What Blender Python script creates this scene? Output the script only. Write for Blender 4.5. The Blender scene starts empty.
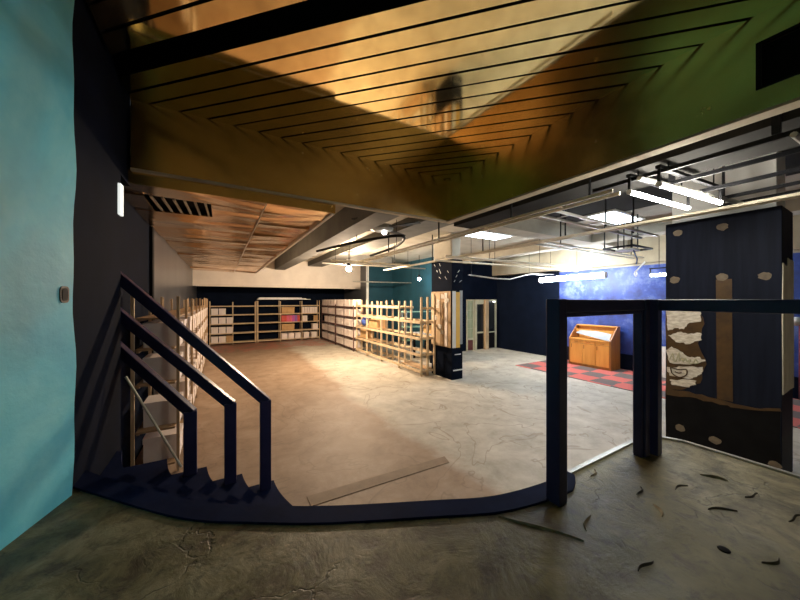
import bpy, bmesh, math, random
from mathutils import Vector, Matrix
random.seed(7)
SC = bpy.context.scene
COL = SC.collection
PI = math.pi
EYE = 2.0          # eye height above the lower hall floor
PLAT = 0.90        # raised floor the photographer stands on

# ------------------------------------------------------------------ materials
def nodes_of(name):
    m = bpy.data.materials.new(name); m.use_nodes = True
    nt = m.node_tree
    return m, nt, nt.nodes['Principled BSDF']

def ramp(nt, fac, stops):
    r = nt.nodes.new('ShaderNodeValToRGB')
    el = r.color_ramp.elements
    el[0].position, el[0].color = stops[0][0], (*stops[0][1], 1)
    el[1].position, el[1].color = stops[-1][0], (*stops[-1][1], 1)
    for p, c in stops[1:-1]:
        e = el.new(p); e.color = (*c, 1)
    nt.links.new(fac, r.inputs[0])
    return r.outputs[0]

def noise(nt, scale, detail=6, rough=.6, dist=0, vec=None, stretch=None):
    n = nt.nodes.new('ShaderNodeTexNoise')
    n.inputs['Scale'].default_value = scale
    n.inputs['Detail'].default_value = detail
    n.inputs['Roughness'].default_value = rough
    n.inputs['Distortion'].default_value = dist
    if vec is None:
        tc = nt.nodes.new('ShaderNodeTexCoord'); vec = tc.outputs['Object']
    if stretch:
        mp = nt.nodes.new('ShaderNodeMapping'); mp.inputs['Scale'].default_value = stretch
        nt.links.new(vec, mp.inputs['Vector']); vec = mp.outputs[0]
    nt.links.new(vec, n.inputs['Vector'])
    return n.outputs['Fac']

def math_n(nt, op, a, b=None, c=None):
    n = nt.nodes.new('ShaderNodeMath'); n.operation = op
    for i, v in enumerate((a, b, c)):
        if v is None: continue
        if isinstance(v, (int, float)): n.inputs[i].default_value = v
        else: nt.links.new(v, n.inputs[i])
    return n.outputs[0]

def mix(nt, fac, a, b):
    n = nt.nodes.new('ShaderNodeMix'); n.data_type = 'RGBA'
    if isinstance(fac, (int, float)): n.inputs[0].default_value = fac
    else: nt.links.new(fac, n.inputs[0])
    for i, v in ((6, a), (7, b)):
        if isinstance(v, tuple): n.inputs[i].default_value = (*v, 1)
        else: nt.links.new(v, n.inputs[i])
    return n.outputs[2]

def bump(nt, bsdf, h, strength, dist=.01):
    b = nt.nodes.new('ShaderNodeBump')
    b.inputs['Strength'].default_value = strength
    b.inputs['Distance'].default_value = dist
    nt.links.new(h, b.inputs['Height']); nt.links.new(b.outputs[0], bsdf.inputs['Normal'])

def mat(name, c1, c2=None, scale=5, rough=.6, metal=0, bmp=0, bscale=40, stretch=None, lo=.35, hi=.65, spec=.5):
    m, nt, p = nodes_of(name)
    c2 = c2 or tuple(v * .8 for v in c1)
    f = noise(nt, scale, stretch=stretch)
    nt.links.new(ramp(nt, f, [(lo, c2), (hi, c1)]), p.inputs['Base Color'])
    p.inputs['Roughness'].default_value = rough
    p.inputs['Metallic'].default_value = metal
    p.inputs['Specular IOR Level'].default_value = spec
    if bmp:
        bump(nt, p, noise(nt, bscale, stretch=stretch), bmp)
    return m

def emit(name, col, strength):
    m, nt, p = nodes_of(name)
    p.inputs['Base Color'].default_value = (*col, 1)
    p.inputs['Emission Color'].default_value = (*col, 1)
    p.inputs['Emission Strength'].default_value = strength
    return m

M = {}
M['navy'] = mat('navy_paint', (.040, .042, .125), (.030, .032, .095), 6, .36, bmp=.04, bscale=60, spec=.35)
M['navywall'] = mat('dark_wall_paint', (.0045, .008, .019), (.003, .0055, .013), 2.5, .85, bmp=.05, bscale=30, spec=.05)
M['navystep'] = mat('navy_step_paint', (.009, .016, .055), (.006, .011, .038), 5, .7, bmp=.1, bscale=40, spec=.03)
M['bluewall'] = None
M['wood'] = mat('raw_timber', (.60, .43, .26), (.46, .31, .17), 9, .7, stretch=(1, 1, .2), bmp=.05)
M['darkwood'] = mat('dark_shelf_board', (.13, .06, .05), (.09, .04, .03), 9, .7)
M['pinewood'] = mat('pale_timber', (.70, .55, .36), (.56, .42, .26), 9, .7, stretch=(1, 1, .2))
M['ply'] = mat('plywood_board', (.50, .33, .17), (.36, .22, .11), 6, .7)
M['cab'] = mat('orange_oak_veneer', (.72, .34, .075), (.62, .26, .05), 5, .38, stretch=(2, 2, .25))
M['cabdark'] = mat('dark_oak_side', (.36, .15, .035), (.27, .10, .022), 5, .4, stretch=(2, 2, .25))
M['white'] = mat('white_card', (.88, .80, .74), (.80, .70, .64), 6, .7)
M['whitep'] = mat('white_plastic', (.8, .8, .78), (.72, .72, .7), 4, .35)
M['tan'] = mat('brown_cardboard', (.56, .36, .17), (.46, .28, .12), 6, .8)
M['black'] = mat('black_plastic', (.008, .008, .009), (.005, .005, .006), 6, .6, spec=.08)
M['steel'] = mat('galvanised_steel', (.55, .54, .50), (.42, .41, .38), 12, .38, metal=.85)
M['pipe'] = mat('cream_pipe_paint', (.82, .74, .58), (.7, .62, .46), 10, .45)
M['blackmetal'] = mat('black_metal', (.010, .010, .012), (.007, .007, .008), 10, .5, spec=.12)
M['slab'] = mat('slab_concrete', (.46, .43, .36), (.34, .315, .26), 1.6, .85, bmp=.1, bscale=12, spec=.2)
M['beamc'] = mat('beam_concrete', (.13, .128, .115), (.09, .088, .08), 2, .8, bmp=.1, bscale=14)
M['plaster'] = mat('beige_plaster', (.52, .44, .32), (.42, .35, .25), 4, .8)
M['bulkhead'] = mat('pale_bulkhead_paint', (.66, .60, .52), (.58, .52, .45), 2, .6)
M['greywall'] = mat('grey_gloss_panels', (.085, .088, .095), (.06, .062, .068), 2, .3, spec=.3, stretch=(1, 1, .2))
M['teal'] = mat('teal_paint', (.008, .062, .095), (.005, .045, .07), 2, .6)
M['red'] = mat('red_card', (.62, .05, .035), None, 6, .5)
M['pink'] = mat('pink_card', (.75, .10, .20), None, 6, .5)
M['magenta'] = mat('magenta_card', (.55, .07, .38), None, 6, .5)
M['purple'] = mat('purple_card', (.26, .09, .42), None, 6, .5)
M['bluecloth'] = mat('blue_cloth', (.06, .12, .45), (.04, .08, .32), 12, .8)
M['maroon'] = mat('maroon_fabric', (.17, .015, .03), (.11, .01, .02), 7, .7)
M['glue'] = mat('brown_glue', (.085, .045, .012), (.05, .025, .008), 9, .5)
M['gluedot'] = mat('dried_glue', (.20, .16, .11), (.13, .10, .07), 16, .7)
M['paper'] = mat('torn_paper', (.82, .77, .68), (.50, .44, .35), 14, .8, stretch=(1, 1, 3))
M['palepaint'] = mat('cream_plaster_strip', (.72, .68, .52), (.55, .5, .38), 7, .7, stretch=(1, 1, .5))
M['yellow'] = mat('yellow_strip', (.80, .50, .10), (.72, .42, .07), 6, .6)
M['palegreen'] = mat('pale_green_glass', (.42, .47, .30), (.34, .38, .24), 3, .25)
M['cream'] = mat('cream_frame_paint', (.52, .50, .34), (.43, .40, .28), 5, .5)
M['darkglass'] = mat('dark_glass', (.02, .024, .026), (.015, .017, .02), 2, .08)
M['mar2'] = mat('maroon_panel_paint', (.12, .03, .025), (.09, .02, .018), 4, .5)
M['greenglass'] = mat('green_glass_sheet', (.35, .62, .5), (.3, .55, .45), 4, .15)
M['scrap'] = mat('curled_vinyl', (.36, .30, .19), (.2, .16, .1), 30, .6)
M['scrapd'] = mat('dark_lifted_vinyl', (.075, .065, .045), (.05, .042, .03), 30, .6)
M['whitesheet'] = mat('white_sheet', (.33, .35, .37), (.27, .29, .31), 4, .6)
M['fanmetal'] = mat('blue_grey_enamel', (.30, .34, .34), (.22, .25, .26), 5, .4)
M['shadeslab'] = mat('shade_toned_slab', (.034, .033, .031), (.024, .023, .022), 2, .9, spec=.04)  # shade on the slab and beam above the tubes, put into the colour
M['navycol'] = mat('dark_blue_cladding', (.011, .0145, .028), (.007, .0095, .019), 3, .6, spec=.1, stretch=(1, 6, .4))
M['palewood'] = mat('pale_stick_wood', (.9, .85, .68), (.82, .76, .58), 9, .5)
M['upperwall'] = mat('cream_upper_wall', (.36, .31, .22), (.29, .25, .18), 3, .85, spec=.1)
M['strip'] = mat('worn_threshold', (.29, .205, .135), (.22, .155, .10), 5, .7)
M['brown'] = mat('dark_brown_hole', (.035, .02, .012), (.02, .012, .008), 18, .8)

M['lamp_warm'] = emit('warm_lamp', (1, .76, .53), 3900)
M['lamp_cool'] = emit('cool_lamp', (.80, .95, 1), 260)
M['tube_big'] = emit('cool_tube', (.88, .95, 1), 92)
M['tube_warm'] = emit('warm_white_tube', (1, .95, .84), 100)
M['panel_light'] = emit('ceiling_panel_light', (.80, .92, 1), 9)
M['fan_lamp'] = emit('small_fan_lamp', (1, .86, .80), 25)
M['exit_light'] = emit('emergency_light_diffuser', (.95, 1, .95), .8)
M['door_lamp'] = emit('doorway_lamp', (1, .98, .92), 8)

# polished gold slats with a faint brushed waviness
def gold(name, base, rough, wav, wscale):
    m, nt, p = nodes_of(name)
    f = noise(nt, 2.2, 5)
    nt.links.new(ramp(nt, f, [(.3, tuple(v * .82 for v in base)), (.7, base)]), p.inputs['Base Color'])
    p.inputs['Metallic'].default_value = 1
    rn = noise(nt, 7, 4)
    r = nt.nodes.new('ShaderNodeMapRange')
    r.inputs['To Min'].default_value = rough * .7; r.inputs['To Max'].default_value = rough * 1.4
    nt.links.new(rn, r.inputs[0]); nt.links.new(r.outputs[0], p.inputs['Roughness'])
    bump(nt, p, noise(nt, wscale, 2), wav, .02)
    return m
M['gold'] = gold('polished_gold_slats', (.97, .75, .36), .07, .04, 1.6)
M['goldfascia'] = gold('gold_fascia_panels', (.90, .64, .25), .23, .02, 2.0)
m, nt, p = nodes_of('wrinkled_copper_sheet')
nt.links.new(ramp(nt, noise(nt, 1.1, 4), [(.35, (.80, .52, .29)), (.65, (.97, .70, .44))]), p.inputs['Base Color'])
p.inputs['Metallic'].default_value = 1; p.inputs['Roughness'].default_value = .20
bump(nt, p, noise(nt, 1.5, 1.5, .4, .5, stretch=(.5, 1.3, 1)), .8, .10)
M['copper'] = m

# blue sponge-painted wall
m, nt, p = nodes_of('blue_sponged_paint')
f1 = noise(nt, 3.4, 8, .7); f2 = noise(nt, 1.0, 3)
c = ramp(nt, math_n(nt, 'MULTIPLY', math_n(nt, 'ADD', f1, f2), .5), [(.40, (.012, .025, .13)), (.52, (.022, .055, .26)), (.62, (.12, .17, .38))])
nt.links.new(c, p.inputs['Base Color']); p.inputs['Roughness'].default_value = .5
M['bluewall'] = m

# turquoise plaster wall with mottled washes and brown damp streaks
m, nt, p = nodes_of('turquoise_plaster')
f = noise(nt, 1.6, 6, .6, .4)
base = ramp(nt, f, [(.28, (.10, .50, .66)), (.5, (.15, .66, .78)), (.72, (.28, .78, .82))])
f2 = noise(nt, .9, 3, .5, .8, stretch=(1, 1, .45))
stain = ramp(nt, f2, [(.54, (0, 0, 0)), (.66, (1, 1, 1))])
sep = nt.nodes.new('ShaderNodeRGBToBW'); nt.links.new(stain, sep.inputs[0])
cc = mix(nt, math_n(nt, 'MULTIPLY', sep.outputs[0], .33), base, (.24, .30, .22))
nt.links.new(cc, p.inputs['Base Color']); p.inputs['Roughness'].default_value = .55
bump(nt, p, noise(nt, 5, 6), .25, .03)
M['turq'] = m

# lower hall floor: worn screed, brown adhesive on one side, bare grey on the other, red paint remains at the back
m, nt, p = nodes_of('worn_hall_floor')
tc = nt.nodes.new('ShaderNodeTexCoord'); sx = nt.nodes.new('ShaderNodeSeparateXYZ')
nt.links.new(tc.outputs['Object'], sx.inputs[0])
X, Y = sx.outputs[0], sx.outputs[1]
n1 = noise(nt, .55, 8, .65, .6); n2 = noise(nt, 2.3, 9, .7, .3); n3 = noise(nt, 9, 8, .7)
brown = ramp(nt, n2, [(.3, (.225, .15, .095)), (.5, (.32, .225, .15)), (.7, (.40, .30, .215))])
grey = ramp(nt, n2, [(.3, (.33, .295, .235)), (.5, (.46, .42, .345)), (.7, (.58, .54, .46))])
edge = math_n(nt, 'ADD', math_n(nt, 'SUBTRACT', X, 2.45), math_n(nt, 'MULTIPLY', math_n(nt, 'SUBTRACT', n1, .5), 1.1))
msk = nt.nodes.new('ShaderNodeMapRange'); msk.inputs['From Min'].default_value = -.16; msk.inputs['From Max'].default_value = .16
nt.links.new(edge, msk.inputs[0])
c = mix(nt, msk.outputs[0], brown, grey)
# thin dark swirls of old adhesive
wv = nt.nodes.new('ShaderNodeTexNoise'); wv.inputs['Scale'].default_value = .8; wv.inputs['Detail'].default_value = 3; wv.inputs['Distortion'].default_value = 1.6
nt.links.new(tc.outputs['Object'], wv.inputs['Vector'])
ln = math_n(nt, 'ABSOLUTE', math_n(nt, 'SUBTRACT', wv.outputs['Fac'], .5))
lm = nt.nodes.new('ShaderNodeMapRange'); lm.inputs['From Min'].default_value = .004; lm.inputs['From Max'].default_value = .012
lm.inputs['To Min'].default_value = .45; lm.inputs['To Max'].default_value = 0
nt.links.new(ln, lm.inputs[0])
c = mix(nt, lm.outputs[0], c, (.20, .14, .09))
# red paint remains
rm = math_n(nt, 'MULTIPLY', math_n(nt, 'GREATER_THAN', math_n(nt, 'ADD', Y, math_n(nt, 'MULTIPLY', n1, 2.6)), 14.6), math_n(nt, 'GREATER_THAN', n2, .47))
c = mix(nt, math_n(nt, 'MULTIPLY', rm, .6), c, (.46, .14, .10))
sp = ramp(nt, n3, [(.62, (0, 0, 0)), (.75, (1, 1, 1))]); bw = nt.nodes.new('ShaderNodeRGBToBW'); nt.links.new(sp, bw.inputs[0])
c = mix(nt, math_n(nt, 'MULTIPLY', bw.outputs[0], .25), c, (.66, .62, .55))
nt.links.new(c, p.inputs['Base Color']); p.inputs['Roughness'].default_value = .62
bump(nt, p, n2, .25, .02)
M['hallfloor'] = m

# platform floor: stained olive vinyl
m, nt, p = nodes_of('stained_olive_vinyl')
n1 = noise(nt, 1.5, 7, .62, .8); n2 = noise(nt, 4.5, 8, .7, .5); n3 = noise(nt, .7, 4, .5)
c1 = ramp(nt, n1, [(.34, (.040, .033, .011)), (.44, (.115, .102, .032)), (.56, (.20, .18, .06)), (.68, (.33, .31, .15))])
c2 = ramp(nt, n2, [(.36, (.075, .06, .036)), (.5, (.175, .152, .08)), (.64, (.28, .25, .155))])
c = mix(nt, ramp(nt, n3, [(.4, (0, 0, 0)), (.62, (1, 1, 1))]), c1, c2)
n4 = noise(nt, 11, 9, .75, .4)
c = mix(nt, ramp(nt, n4, [(.36, (.75, .75, .75)), (.5, (0, 0, 0))]), c, (.045, .036, .02))
c = mix(nt, ramp(nt, noise(nt, 3.1, 9, .72, .7), [(.56, (0, 0, 0)), (.72, (.5, .5, .5))]), c, (.30, .285, .22))
tc = nt.nodes.new('ShaderNodeTexCoord')
vo = nt.nodes.new('ShaderNodeTexVoronoi'); vo.feature = 'DISTANCE_TO_EDGE'; vo.inputs['Scale'].default_value = 1.15
mp = nt.nodes.new('ShaderNodeMapping'); mp.inputs['Scale'].default_value = (1, 1.7, 1)
nz = nt.nodes.new('ShaderNodeTexNoise'); nz.inputs['Scale'].default_value = 2.4; nz.inputs['Detail'].default_value = 5
nt.links.new(tc.outputs['Object'], nz.inputs['Vector'])
va = nt.nodes.new('ShaderNodeVectorMath'); va.operation = 'ADD'
nt.links.new(tc.outputs['Object'], va.inputs[0]); nt.links.new(nz.outputs['Color'], va.inputs[1])
nt.links.new(va.outputs[0], mp.inputs[0]); nt.links.new(mp.outputs[0], vo.inputs['Vector'])
ck = nt.nodes.new('ShaderNodeMapRange'); ck.inputs['From Min'].default_value = .004; ck.inputs['From Max'].default_value = .014
ck.inputs['To Min'].default_value = .5; ck.inputs['To Max'].default_value = 0
nt.links.new(vo.outputs['Distance'], ck.inputs[0])
gate = ramp(nt, noise(nt, 1.9, 3), [(.5, (0, 0, 0)), (.58, (1, 1, 1))])
gb = nt.nodes.new('ShaderNodeRGBToBW'); nt.links.new(gate, gb.inputs[0])
ckf = math_n(nt, 'MULTIPLY', ck.outputs[0], gb.outputs[0])
c = mix(nt, ckf, c, (.035, .03, .02))
nt.links.new(c, p.inputs['Base Color']); p.inputs['Roughness'].default_value = .5
h = math_n(nt, 'SUBTRACT', n2, math_n(nt, 'MULTIPLY', ckf, .5))
bump(nt, p, h, .45, .02)
M['platfloor'] = m

# red and charcoal carpet tiles
m, nt, p = nodes_of('red_charcoal_carpet')
tc = nt.nodes.new('ShaderNodeTexCoord')
ck = nt.nodes.new('ShaderNodeTexChecker'); ck.inputs['Scale'].default_value = 1.9
nz = nt.nodes.new('ShaderNodeTexNoise'); nz.inputs['Scale'].default_value = 3; nz.inputs['Detail'].default_value = 4
nt.links.new(tc.outputs['Object'], nz.inputs['Vector'])
vs = nt.nodes.new('ShaderNodeVectorMath'); vs.operation = 'SCALE'; vs.inputs['Scale'].default_value = .16
nt.links.new(nz.outputs['Color'], vs.inputs[0])
va = nt.nodes.new('ShaderNodeVectorMath'); va.operation = 'ADD'
nt.links.new(tc.outputs['Object'], va.inputs[0]); nt.links.new(vs.outputs[0], va.inputs[1])
nt.links.new(va.outputs[0], ck.inputs['Vector'])
ck.inputs['Color1'].default_value = (.52, .12, .10, 1); ck.inputs['Color2'].default_value = (.13, .105, .10, 1)
nt.links.new(ck.outputs[0], p.inputs['Base Color']); p.inputs['Roughness'].default_value = .95
M['carpet'] = m

# ------------------------------------------------------------------ mesh helpers
class MB:
    def __init__(s): s.v = []; s.f = []
    def add(s, vs, fs):
        o = len(s.v); s.v += [tuple(v) for v in vs]; s.f += [tuple(i + o for i in f) for f in fs]
        return s
    def box(s, x0, x1, y0, y1, z0, z1):
        return s.add([(x0, y0, z0), (x1, y0, z0), (x1, y1, z0), (x0, y1, z0), (x0, y0, z1), (x1, y0, z1), (x1, y1, z1), (x0, y1, z1)],
                     [(3, 2, 1, 0), (4, 5, 6, 7), (0, 1, 5, 4), (1, 2, 6, 5), (2, 3, 7, 6), (3, 0, 4, 7)])
    def prism(s, poly, z0, z1):
        a = sum(poly[i][0] * poly[(i + 1) % len(poly)][1] - poly[(i + 1) % len(poly)][0] * poly[i][1] for i in range(len(poly)))
        if a < 0: poly = poly[::-1]
        n = len(poly)
        return s.add([(x, y, z0) for x, y in poly] + [(x, y, z1) for x, y in poly],
                     [tuple(range(n - 1, -1, -1)), tuple(range(n, 2 * n))] + [(i, (i + 1) % n, n + (i + 1) % n, n + i) for i in range(n)])
    def prism_yz(s, poly, x0, x1):
        b = MB().prism(poly, x0, x1)
        return s.add([(z, x, y) for x, y, z in b.v], b.f)
    def prism_xz(s, poly, y0, y1):
        b = MB().prism(poly, y0, y1)
        return s.add([(x, z, y) for x, y, z in b.v], [f[::-1] for f in b.f])
    def bar(s, a, b, w, h, up=(0, 0, 1)):      # square bar from a to b
        a, b, up = Vector(a), Vector(b), Vector(up)
        d = (b - a).normalized()
        if abs(d.dot(up)) > .98: up = Vector((1, 0, 0))
        x = d.cross(up).normalized(); y = x.cross(d).normalized()
        q = [(-w/2, -h/2), (w/2, -h/2), (w/2, h/2), (-w/2, h/2)]
        return s.add([tuple(a + x*i + y*j) for i, j in q] + [tuple(b + x*i + y*j) for i, j in q],
                     [(0, 1, 2, 3), (7, 6, 5, 4), (0, 4, 5, 1), (1, 5, 6, 2), (2, 6, 7, 3), (3, 7, 4, 0)])
    def tube(s, pts, r, n=8):
        pts = [Vector(q) for q in pts]; vs = []; fs = []
        for i, q in enumerate(pts):
            d = (pts[min(i+1, len(pts)-1)] - pts[max(i-1, 0)]).normalized()
            up = Vector((0, 0, 1)) if abs(d.z) < .9 else Vector((1, 0, 0))
            x = d.cross(up).normalized(); y = x.cross(d)
            rr = r[i] if isinstance(r, (list, tuple)) else r
            vs += [tuple(q + x * math.cos(2*PI*k/n) * rr + y * math.sin(2*PI*k/n) * rr) for k in range(n)]
        for i in range(len(pts) - 1):
            for k in range(n):
                fs.append((i*n+k, (i+1)*n+k, (i+1)*n+(k+1) % n, i*n+(k+1) % n))
        fs.append(tuple(range(n))); fs.append(tuple(range(len(pts)*n-1, (len(pts)-1)*n-1, -1)))
        return s.add(vs, fs)
    def sphere(s, c, r, n=12, sz=1):
        vs = []; fs = []
        for i in range(n//2 + 1):
            t = PI * i / (n//2)
            for k in range(n):
                vs.append((c[0] + r*math.sin(t)*math.cos(2*PI*k/n), c[1] + r*math.sin(t)*math.sin(2*PI*k/n), c[2] + r*sz*math.cos(t)))
        for i in range(n//2):
            for k in range(n):
                fs.append((i*n+k, i*n+(k+1) % n, (i+1)*n+(k+1) % n, (i+1)*n+k))
        return s.add(vs, fs)

def wloc(o):
    v = Vector((0, 0, 0))
    while o: v += o.location; o = o.parent
    return v

def link(name, mb, m, parent=None, bev=0, smooth=False, origin=None):
    if parent: org = wloc(parent)
    elif origin is not None: org = Vector(origin)
    else:
        xs, ys, zs = zip(*mb.v)
        org = Vector(((min(xs)+max(xs))/2, (min(ys)+max(ys))/2, min(zs)))
    me = bpy.data.meshes.new(name)
    me.from_pydata([tuple(Vector(v) - org) for v in mb.v], [], mb.f)
    bm = bmesh.new(); bm.from_mesh(me)
    bmesh.ops.remove_doubles(bm, verts=bm.verts, dist=1e-6)
    bmesh.ops.recalc_face_normals(bm, faces=bm.faces)
    bm.to_mesh(me); bm.free()
    if smooth:
        for q in me.polygons: q.use_smooth = True
    me.materials.append(M[m])
    o = bpy.data.objects.new(name, me); COL.objects.link(o)
    if parent: o.parent = parent
    else: o.location = org
    if bev:
        b = o.modifiers.new('edge', 'BEVEL'); b.width = bev; b.segments = 2; b.limit_method = 'ANGLE'
    return o

def tag(o, label, cat, group=None):
    o['label'] = label; o['category'] = cat
    if group: o['group'] = group
    return o
def thing(name, loc, label, cat, group=None):
    o = bpy.data.objects.new(name, None); COL.objects.link(o); o.location = loc
    o.empty_display_size = .1
    return tag(o, label, cat, group)
def struct(name, mb, m, label=None, parent=None, bev=0, origin=(0, 0, 0)):
    o = link(name, mb, m, parent, bev, origin=origin)
    if not parent: o['kind'] = 'structure'
    if label: o['label'] = label
    return o
def dup(root, loc, label=None, group=None, rz=None):
    r = root.copy(); COL.objects.link(r); r.location = loc
    if rz is not None: r.rotation_euler = (0, 0, rz)
    if label: r['label'] = label
    if group: r['group'] = group
    for ch in list(root.children):
        k = ch.copy(); COL.objects.link(k); k.parent = r
        for g in ch.children:
            d = g.copy(); COL.objects.link(d); d.parent = k
    return r
ORD = ['first', 'second', 'third', 'fourth', 'fifth', 'sixth', 'seventh', 'eighth', 'ninth', 'tenth', 'eleventh', 'twelfth']

def clip(poly, a, b, c):       # keep a*x+b*y<=c
    out = []
    for i in range(len(poly)):
        p, q = poly[i], poly[(i+1) % len(poly)]
        fp, fq = a*p[0]+b*p[1]-c, a*q[0]+b*q[1]-c
        if fp <= 0: out.append(p)
        if (fp < 0 < fq) or (fq < 0 < fp):
            t = fp/(fp-fq); out.append((p[0]+(q[0]-p[0])*t, p[1]+(q[1]-p[1])*t))
    return out

def spline(P, n=8):
    out = []
    for i in range(len(P)-1):
        p0, p1, p2, p3 = P[max(i-1, 0)], P[i], P[i+1], P[min(i+2, len(P)-1)]
        for k in range(n):
            t = k/n
            out.append(tuple(.5*((2*p1[j]) + (-p0[j]+p2[j])*t + (2*p0[j]-5*p1[j]+4*p2[j]-p3[j])*t*t + (-p0[j]+3*p1[j]-3*p2[j]+p3[j])*t**3) for j in range(len(P[0]))))
    out.append(P[-1]); return out

# ------------------------------------------------------------------ the shell
TOP = 3.70
struct('floor', MB().box(-1.3, 10.3, -4.2, 16.4, -.2, 0), 'hallfloor')
# raised platform with its curved edge
EDGE = [(1.90, 1.12), (1.648, 1.125), (1.30, 1.19), (.977, 1.335), (.50, 1.565), (.20, 1.745), (-.1, 1.955), (-.5, 2.39), (-.76, 2.70), (-.93, 3.02), (-1.03, 3.45)]
edge = spline(EDGE, 6)
plat = [(3.08, -4.0), (3.08, .93), (3.02, 1.03), (2.92, 1.12)] + edge + [(-2.6, 3.45), (-2.9, -4.0)]
plat = clip(plat, -1, 0, .715)                # stop at the dark wall line
pl2 = [(3.08, -4.0), (3.08, .93), (3.02, 1.03), (2.92, 1.12)] + edge
platform = MB().prism(clip([(x, y) for x, y in pl2] + [(-2.9, 3.45), (-2.9, -4.0)], 0, 1, 2.66), 0, PLAT)
struct('floor_platform', platform, 'platfloor')
def normals(pts):
    out = []
    for i in range(len(pts)):
        a, b = pts[max(i-1, 0)], pts[min(i+1, len(pts)-1)]
        dx, dy = b[0]-a[0], b[1]-a[1]; L = math.hypot(dx, dy)
        out.append((-dy/L*-1*-1, dx/L*-1*-1) if False else (dy/L*1, -dx/L))
    return out
nrm = [(-a, -b) if b < 0 or a < -.2 else (a, b) for a, b in normals(edge)]   # towards the hall
# painted nosing band along the curved edge
band_o = [p for p in edge if p[0] > -.77]
bi = [(p[0]-n[0]*w, p[1]-n[1]*w) for p, n, w in zip(edge, nrm, [min(.11, .03+.02*i) for i in range(len(edge))]) if p[0] > -.77]
bo = [(p[0]+n[0]*.012, p[1]+n[1]*.012) for p, n in zip(edge, nrm) if p[0] > -.77]
bandpoly = clip(bo + bi[::-1], -1, 0, .74)
nb = MB()
k = len(bo)
vs = [(x, y, PLAT+.012) for x, y in bo] + [(x, y, PLAT+.012) for x, y in bi] + [(x, y, PLAT-.16) for x, y in bo] + [(x, y, PLAT-.002) for x, y in bi]
fs = []
for i in range(k-1):
    fs += [(i, i+1, k+i+1, k+i), (2*k+i, 2*k+i+1, i+1, i), (k+i, k+i+1, 3*k+i+1, 3*k+i)]
nb.add(vs, fs)
o = struct('trim_1', nb, 'navystep'); o['label'] = 'dark blue painted nosing along the curved platform edge'
# straight front face and aluminium edge strip on the far platform corner
eb = MB(); P = [(1.90, 1.125), (2.92, 1.125), (3.03, 1.04), (3.09, .93), (3.09, -4.0)]
for a, b in zip(P, P[1:]):
    eb.bar((*a, PLAT-.01), (*b, PLAT-.01), .03, .045)
o = struct('trim_2', eb, 'steel'); o['label'] = 'worn metal edge strip along the straight platform edge'

# curved stairs going down into the hall
steps = thing('staircase', (.2, 2.6, 0), 'dark navy curved stairs fanning down from the platform beside the dark wall', 'stairs')
LAST = [(1.90, 1.60), (1.66, 1.64), (1.38, 1.74), (1.13, 1.93), (.90, 2.17), (.76, 2.38), (.65, 2.58), (.56, 2.84), (.50, 3.06), (.47, 3.28), (.46, 3.65)]
for kk in range(1, 6):
    nose = spline([(p[0]+(q[0]-p[0])*kk/5, p[1]+(q[1]-p[1])*kk/5) for p, q in zip(EDGE, LAST)], 8)
    full = nose + [(p[0]+.010, p[1]+.012) for p in edge][::-1]
    full = clip(clip(full, -1, 0, .743), 0, 1, 3.36)
    z1 = PLAT - .15*kk
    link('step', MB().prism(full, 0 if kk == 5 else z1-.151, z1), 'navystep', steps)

# walls
wy = [(-.705, 2.48), (-.845, 2.06), (-2.75, -4.0)]
tw = MB()                                       # turquoise wall with a slightly wavy plaster edge
zs = [PLAT + (5.0-PLAT)*i/40 for i in range(41)]
wav = [(-.004+.010*math.sin(z*5.1)+.007*math.sin(z*11.7+1)) for z in zs]
nseg = 30
vs = []
for j, z in enumerate(zs):
    for i in range(nseg+1):
        t = i/nseg
        a = Vector((-.719, 2.437)); b = Vector((-2.62, -4.0))
        q = a.lerp(b, t)
        if i == 0: q = q + Vector((.29, .957)) * wav[j]
        vs.append((q.x, q.y, z))
    vs.append((-.719-.06, 2.437+wav[j], z))
W = nseg+2
fs = []
for j in range(40):
    for i in range(nseg): fs.append((j*W+i, j*W+i+1, (j+1)*W+i+1, (j+1)*W+i))
    fs.append((j*W+nseg+1, j*W, (j+1)*W, (j+1)*W+nseg+1))
tw.add(vs, fs)
struct('wall_turquoise', tw, 'turq')
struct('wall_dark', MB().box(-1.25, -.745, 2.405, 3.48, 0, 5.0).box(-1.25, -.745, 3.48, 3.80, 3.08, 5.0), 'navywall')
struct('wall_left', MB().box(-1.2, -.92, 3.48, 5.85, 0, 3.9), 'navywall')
struct('trim_3', MB().box(-.94, -.88, 5.80, 5.92, 0, 3.1), 'black')
struct('wall_left_rear', MB().box(-1.2, -.92, 5.92, 16.2, 0, 3.9), 'greywall')
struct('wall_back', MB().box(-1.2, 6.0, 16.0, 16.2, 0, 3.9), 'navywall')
struct('wall_teal', MB().box(5.9, 8.05, 13.0, 13.15, 0, 3.9), 'teal')
struct('wall_return', MB().box(5.84, 5.9, 13.0, 16.0, 0, 3.9), 'greywall')
struct('trim_4', MB().box(5.80, 5.90, 12.92, 13.0, 0, 3.7), 'whitep')
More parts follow.
